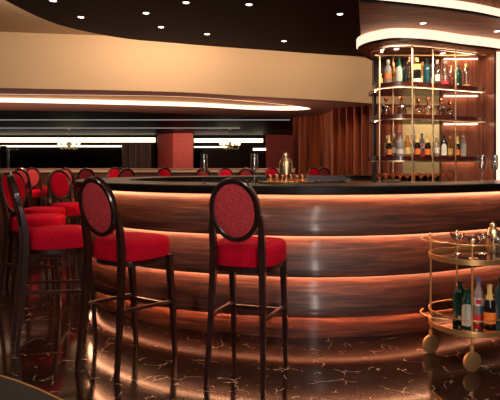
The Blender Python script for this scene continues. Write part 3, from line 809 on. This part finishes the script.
for i,(d,w,lb) in enumerate(((15.9,.16,'nearer thin light line across the black ceiling'),(19.6,.22,'farther thin light line across the black ceiling'))):
    b = NB(); box(b, -12, (pxX(290,d) if i==0 else pxX(240,d)), d, d+w, 2.670, 2.684); tag(link('ceiling_light_line', b, M['led_line']), lb, 'light line')
# doorframe reflection at far left, built as a solid frame
wf = thing('doorframe_reflection', 'pale doorframe reflection built as a thin frame on the dark far wall at the left edge', 'frame', (pxX(8,24.8),24.8,0))
b = NB(); box(b,-.05,.05,0,.05,0,2.0); link('upright', b, M['white_trim'], wf, smooth=False)
b = NB(); box(b,-.9,.45,0.051,.09,1.93,2.0); link('crossbar', b, M['white_trim'], wf, smooth=False)
for px,py in ((112.5,155),(154,155),(21,150),(31,150)):
    pass
# low partition
pt = thing('booth_partition', 'low panelled partition with a pale ledge running behind the far stools', 'partition')
b = NB(); box(b, -9, pxX(294,10.9), 10.8, 10.95, 0, 1.10); link('panel', b, M['red_wood'] if 'red_wood' in M else wood('partition_wood',(.05,.015,.01),(.09,.03,.018),(.14,.05,.03),(6,6,1),.4,.3), pt, smooth=False)
b = NB(); box(b, -9, pxX(294,10.9)+.02, 10.72, 10.98, 1.155, 1.185,.004); link('ledge', b, M['brown'], pt)
b = NB(); box(b, -9, pxX(294,10.9), 10.74, 10.96, 1.101, 1.154); link('pale_band', b, M['cream'], pt, smooth=False)
b = NB(); box(b, -9, pxX(294,10.9), 10.77, 10.799, .80, .83); link('rail', b, M['brass'], pt, smooth=False)
# chandeliers
def chandelier(px, label):
    d = 20.5; t = thing('chandelier', label, 'chandelier', (pxX(px,d), d, 2.684))
    b = NB(); lathe(b, [(0,-.02),(.08,-.02),(.09,0),(0,0)], 16); lathe(b, [(.012,-.02),(.012,-.5),(.05,-.56),(.07,-.66),(.03,-.74),(.05,-.80),(.02,-.86),(0,-.90)], 14); link('stem', b, M['brass'], t)
    for k in range(6):
        a = 2*PI*k/6+.26; c,s = math.cos(a), math.sin(a)
        b = NB(); tube(b, [(c*r,s*r,z) for r,z in ((.04,-.70),(.14,-.80),(.26,-.82),(.36,-.76),(.38,-.66))], .012, 8); am = link('arm', b, M['brass'], t)
        b = NB(); lathe(b, [(.05,-.66),(.075,-.50),(.07,-.50),(.045,-.655)], 14, c*.38, s*.38); link('shade', b, M['shade'], am)
chandelier(69, 'brass chandelier with small glowing shades hanging at left')
chandelier(230, 'brass chandelier with small glowing shades hanging between the red walls')
def area(name,x,y,z,tx_,ty_,tz_,sx,sy,e,col=(1,.72,.45),roll=None,spread=180):
    L = bpy.data.lights.new(name,'AREA'); L.shape='RECTANGLE'; L.size=sx; L.size_y=sy; L.energy=e; L.color=col; L.spread=math.radians(spread)
    lo = bpy.data.objects.new(name,L); C.objects.link(lo); lo.location=(x,y,z)
    lo.rotation_euler=(Vector((tx_,ty_,tz_))-Vector((x,y,z))).to_track_quat('-Z','Y').to_euler(); return lo
# warm light washing the curtains and the far stools
def spot(name,x,y,z,tx_,ty_,tz_,e,size,col=(1,.72,.48),soft=.08,blend=.7):
    L = bpy.data.lights.new(name,'SPOT'); L.energy=e; L.color=col; L.spot_size=math.radians(size); L.spot_blend=blend; L.shadow_soft_size=soft
    lo = bpy.data.objects.new(name,L); C.objects.link(lo); lo.location=(x,y,z)
    lo.rotation_euler=(Vector((tx_,ty_,tz_))-Vector((x,y,z))).to_track_quat('-Z','Y').to_euler(); return lo
spot('curtain_wash', -.6,10.2,2.45, 2.2,12.4,1.4, 130, 90, (1,.66,.40))
spot('stool_wash', -3.7,8.0,2.45, -3.7,9.6,.9, 170, 70)
area('soffit_fill', -3.6,10.85,1.2, -3.6,10.849,3, 9.0,.05, 45, (1,.66,.5)).rotation_euler = (PI,0,0)  # unseen fill added on the partition ledge to brighten the soffit underside
spot('stool_wash', -.5,7.6,3.1, -.3,9.3,.9, 160, 75)
spot('pier_wash', -3,20.5,2.6, -3.2,24,1.6, 420, 100)
spot('pier_wash', 1.3,21,2.6, 1.5,24.6,1.5, 110, 100)
spot('panel_wash', 2.3,5.9,2.56, 2.8,6.35,1.9, 12, 130)
# unseen slim area light added overhead to make the streak on the bar front
area('streak_light_top', .98,-.2,3.18, .98,-.2,0, .10,5.6, 110, (1,.86,.76))
# unseen tall light added at the rear to carry that streak down the tiers
area('streak_light_rear', 1.25,-3.9,1.9, 1.25,3,1.75, .12,2.5, 110, (1,.86,.78))
# hidden wash on the rim of the oval ceiling, aimed at the cream fascia
for i in range(0,len(disc)):
    p=disc[i]; n=dn[i]
    if i % 7 == 0 and n.y > -.1 and p.x < 4.5:
        q=p-n*.06; area('rim_wash', q.x,q.y,3.40, p.x+n.x*1.2,p.y+n.y*1.2,3.12, 1.0,.06, 12.5, (1,.70,.46))
# unseen spots added to brighten the things on the bar top
for x,y in ((-1.0,4.9),(.3,4.5),(1.6,4.6)):
    spot('bar_top_fill', x,y-.3,3.17, x,y-.6,1.1, 70, 60, (1,.78,.58), .05)
# extra spots added ahead of the canopy to light the bottle fronts
for x in (1.75,2.25): spot('bottle_fill', x,4.95,2.71, x+.05,5.9,1.7, 60, 80, (1,.78,.56), .04)
spot('olive_wash', 4.2,10.6,2.5, 4.0,11.6,1.4, 120, 120)

# ------------------------------------------------------------------ world, camera, view
w = bpy.data.worlds.new('World'); S.world = w; w.use_nodes = True
w.node_tree.nodes['Background'].inputs[0].default_value = (.02,.012,.01,1); w.node_tree.nodes['Background'].inputs[1].default_value = .5
cam = bpy.data.cameras.new('camera'); co = bpy.data.objects.new('camera', cam); C.objects.link(co)
co.location = (0,0,EYE); co.rotation_euler = (PI/2,0,0)
cam.sensor_width = 36; cam.lens = 36*F/500; cam.shift_y = -(200-HZ)/500; cam.clip_end = 100
S.camera = co
S.view_settings.view_transform = 'Standard'; S.view_settings.look = 'None'; S.view_settings.gamma = 1
S.view_settings.use_curve_mapping = False; S.view_settings.exposure = 0
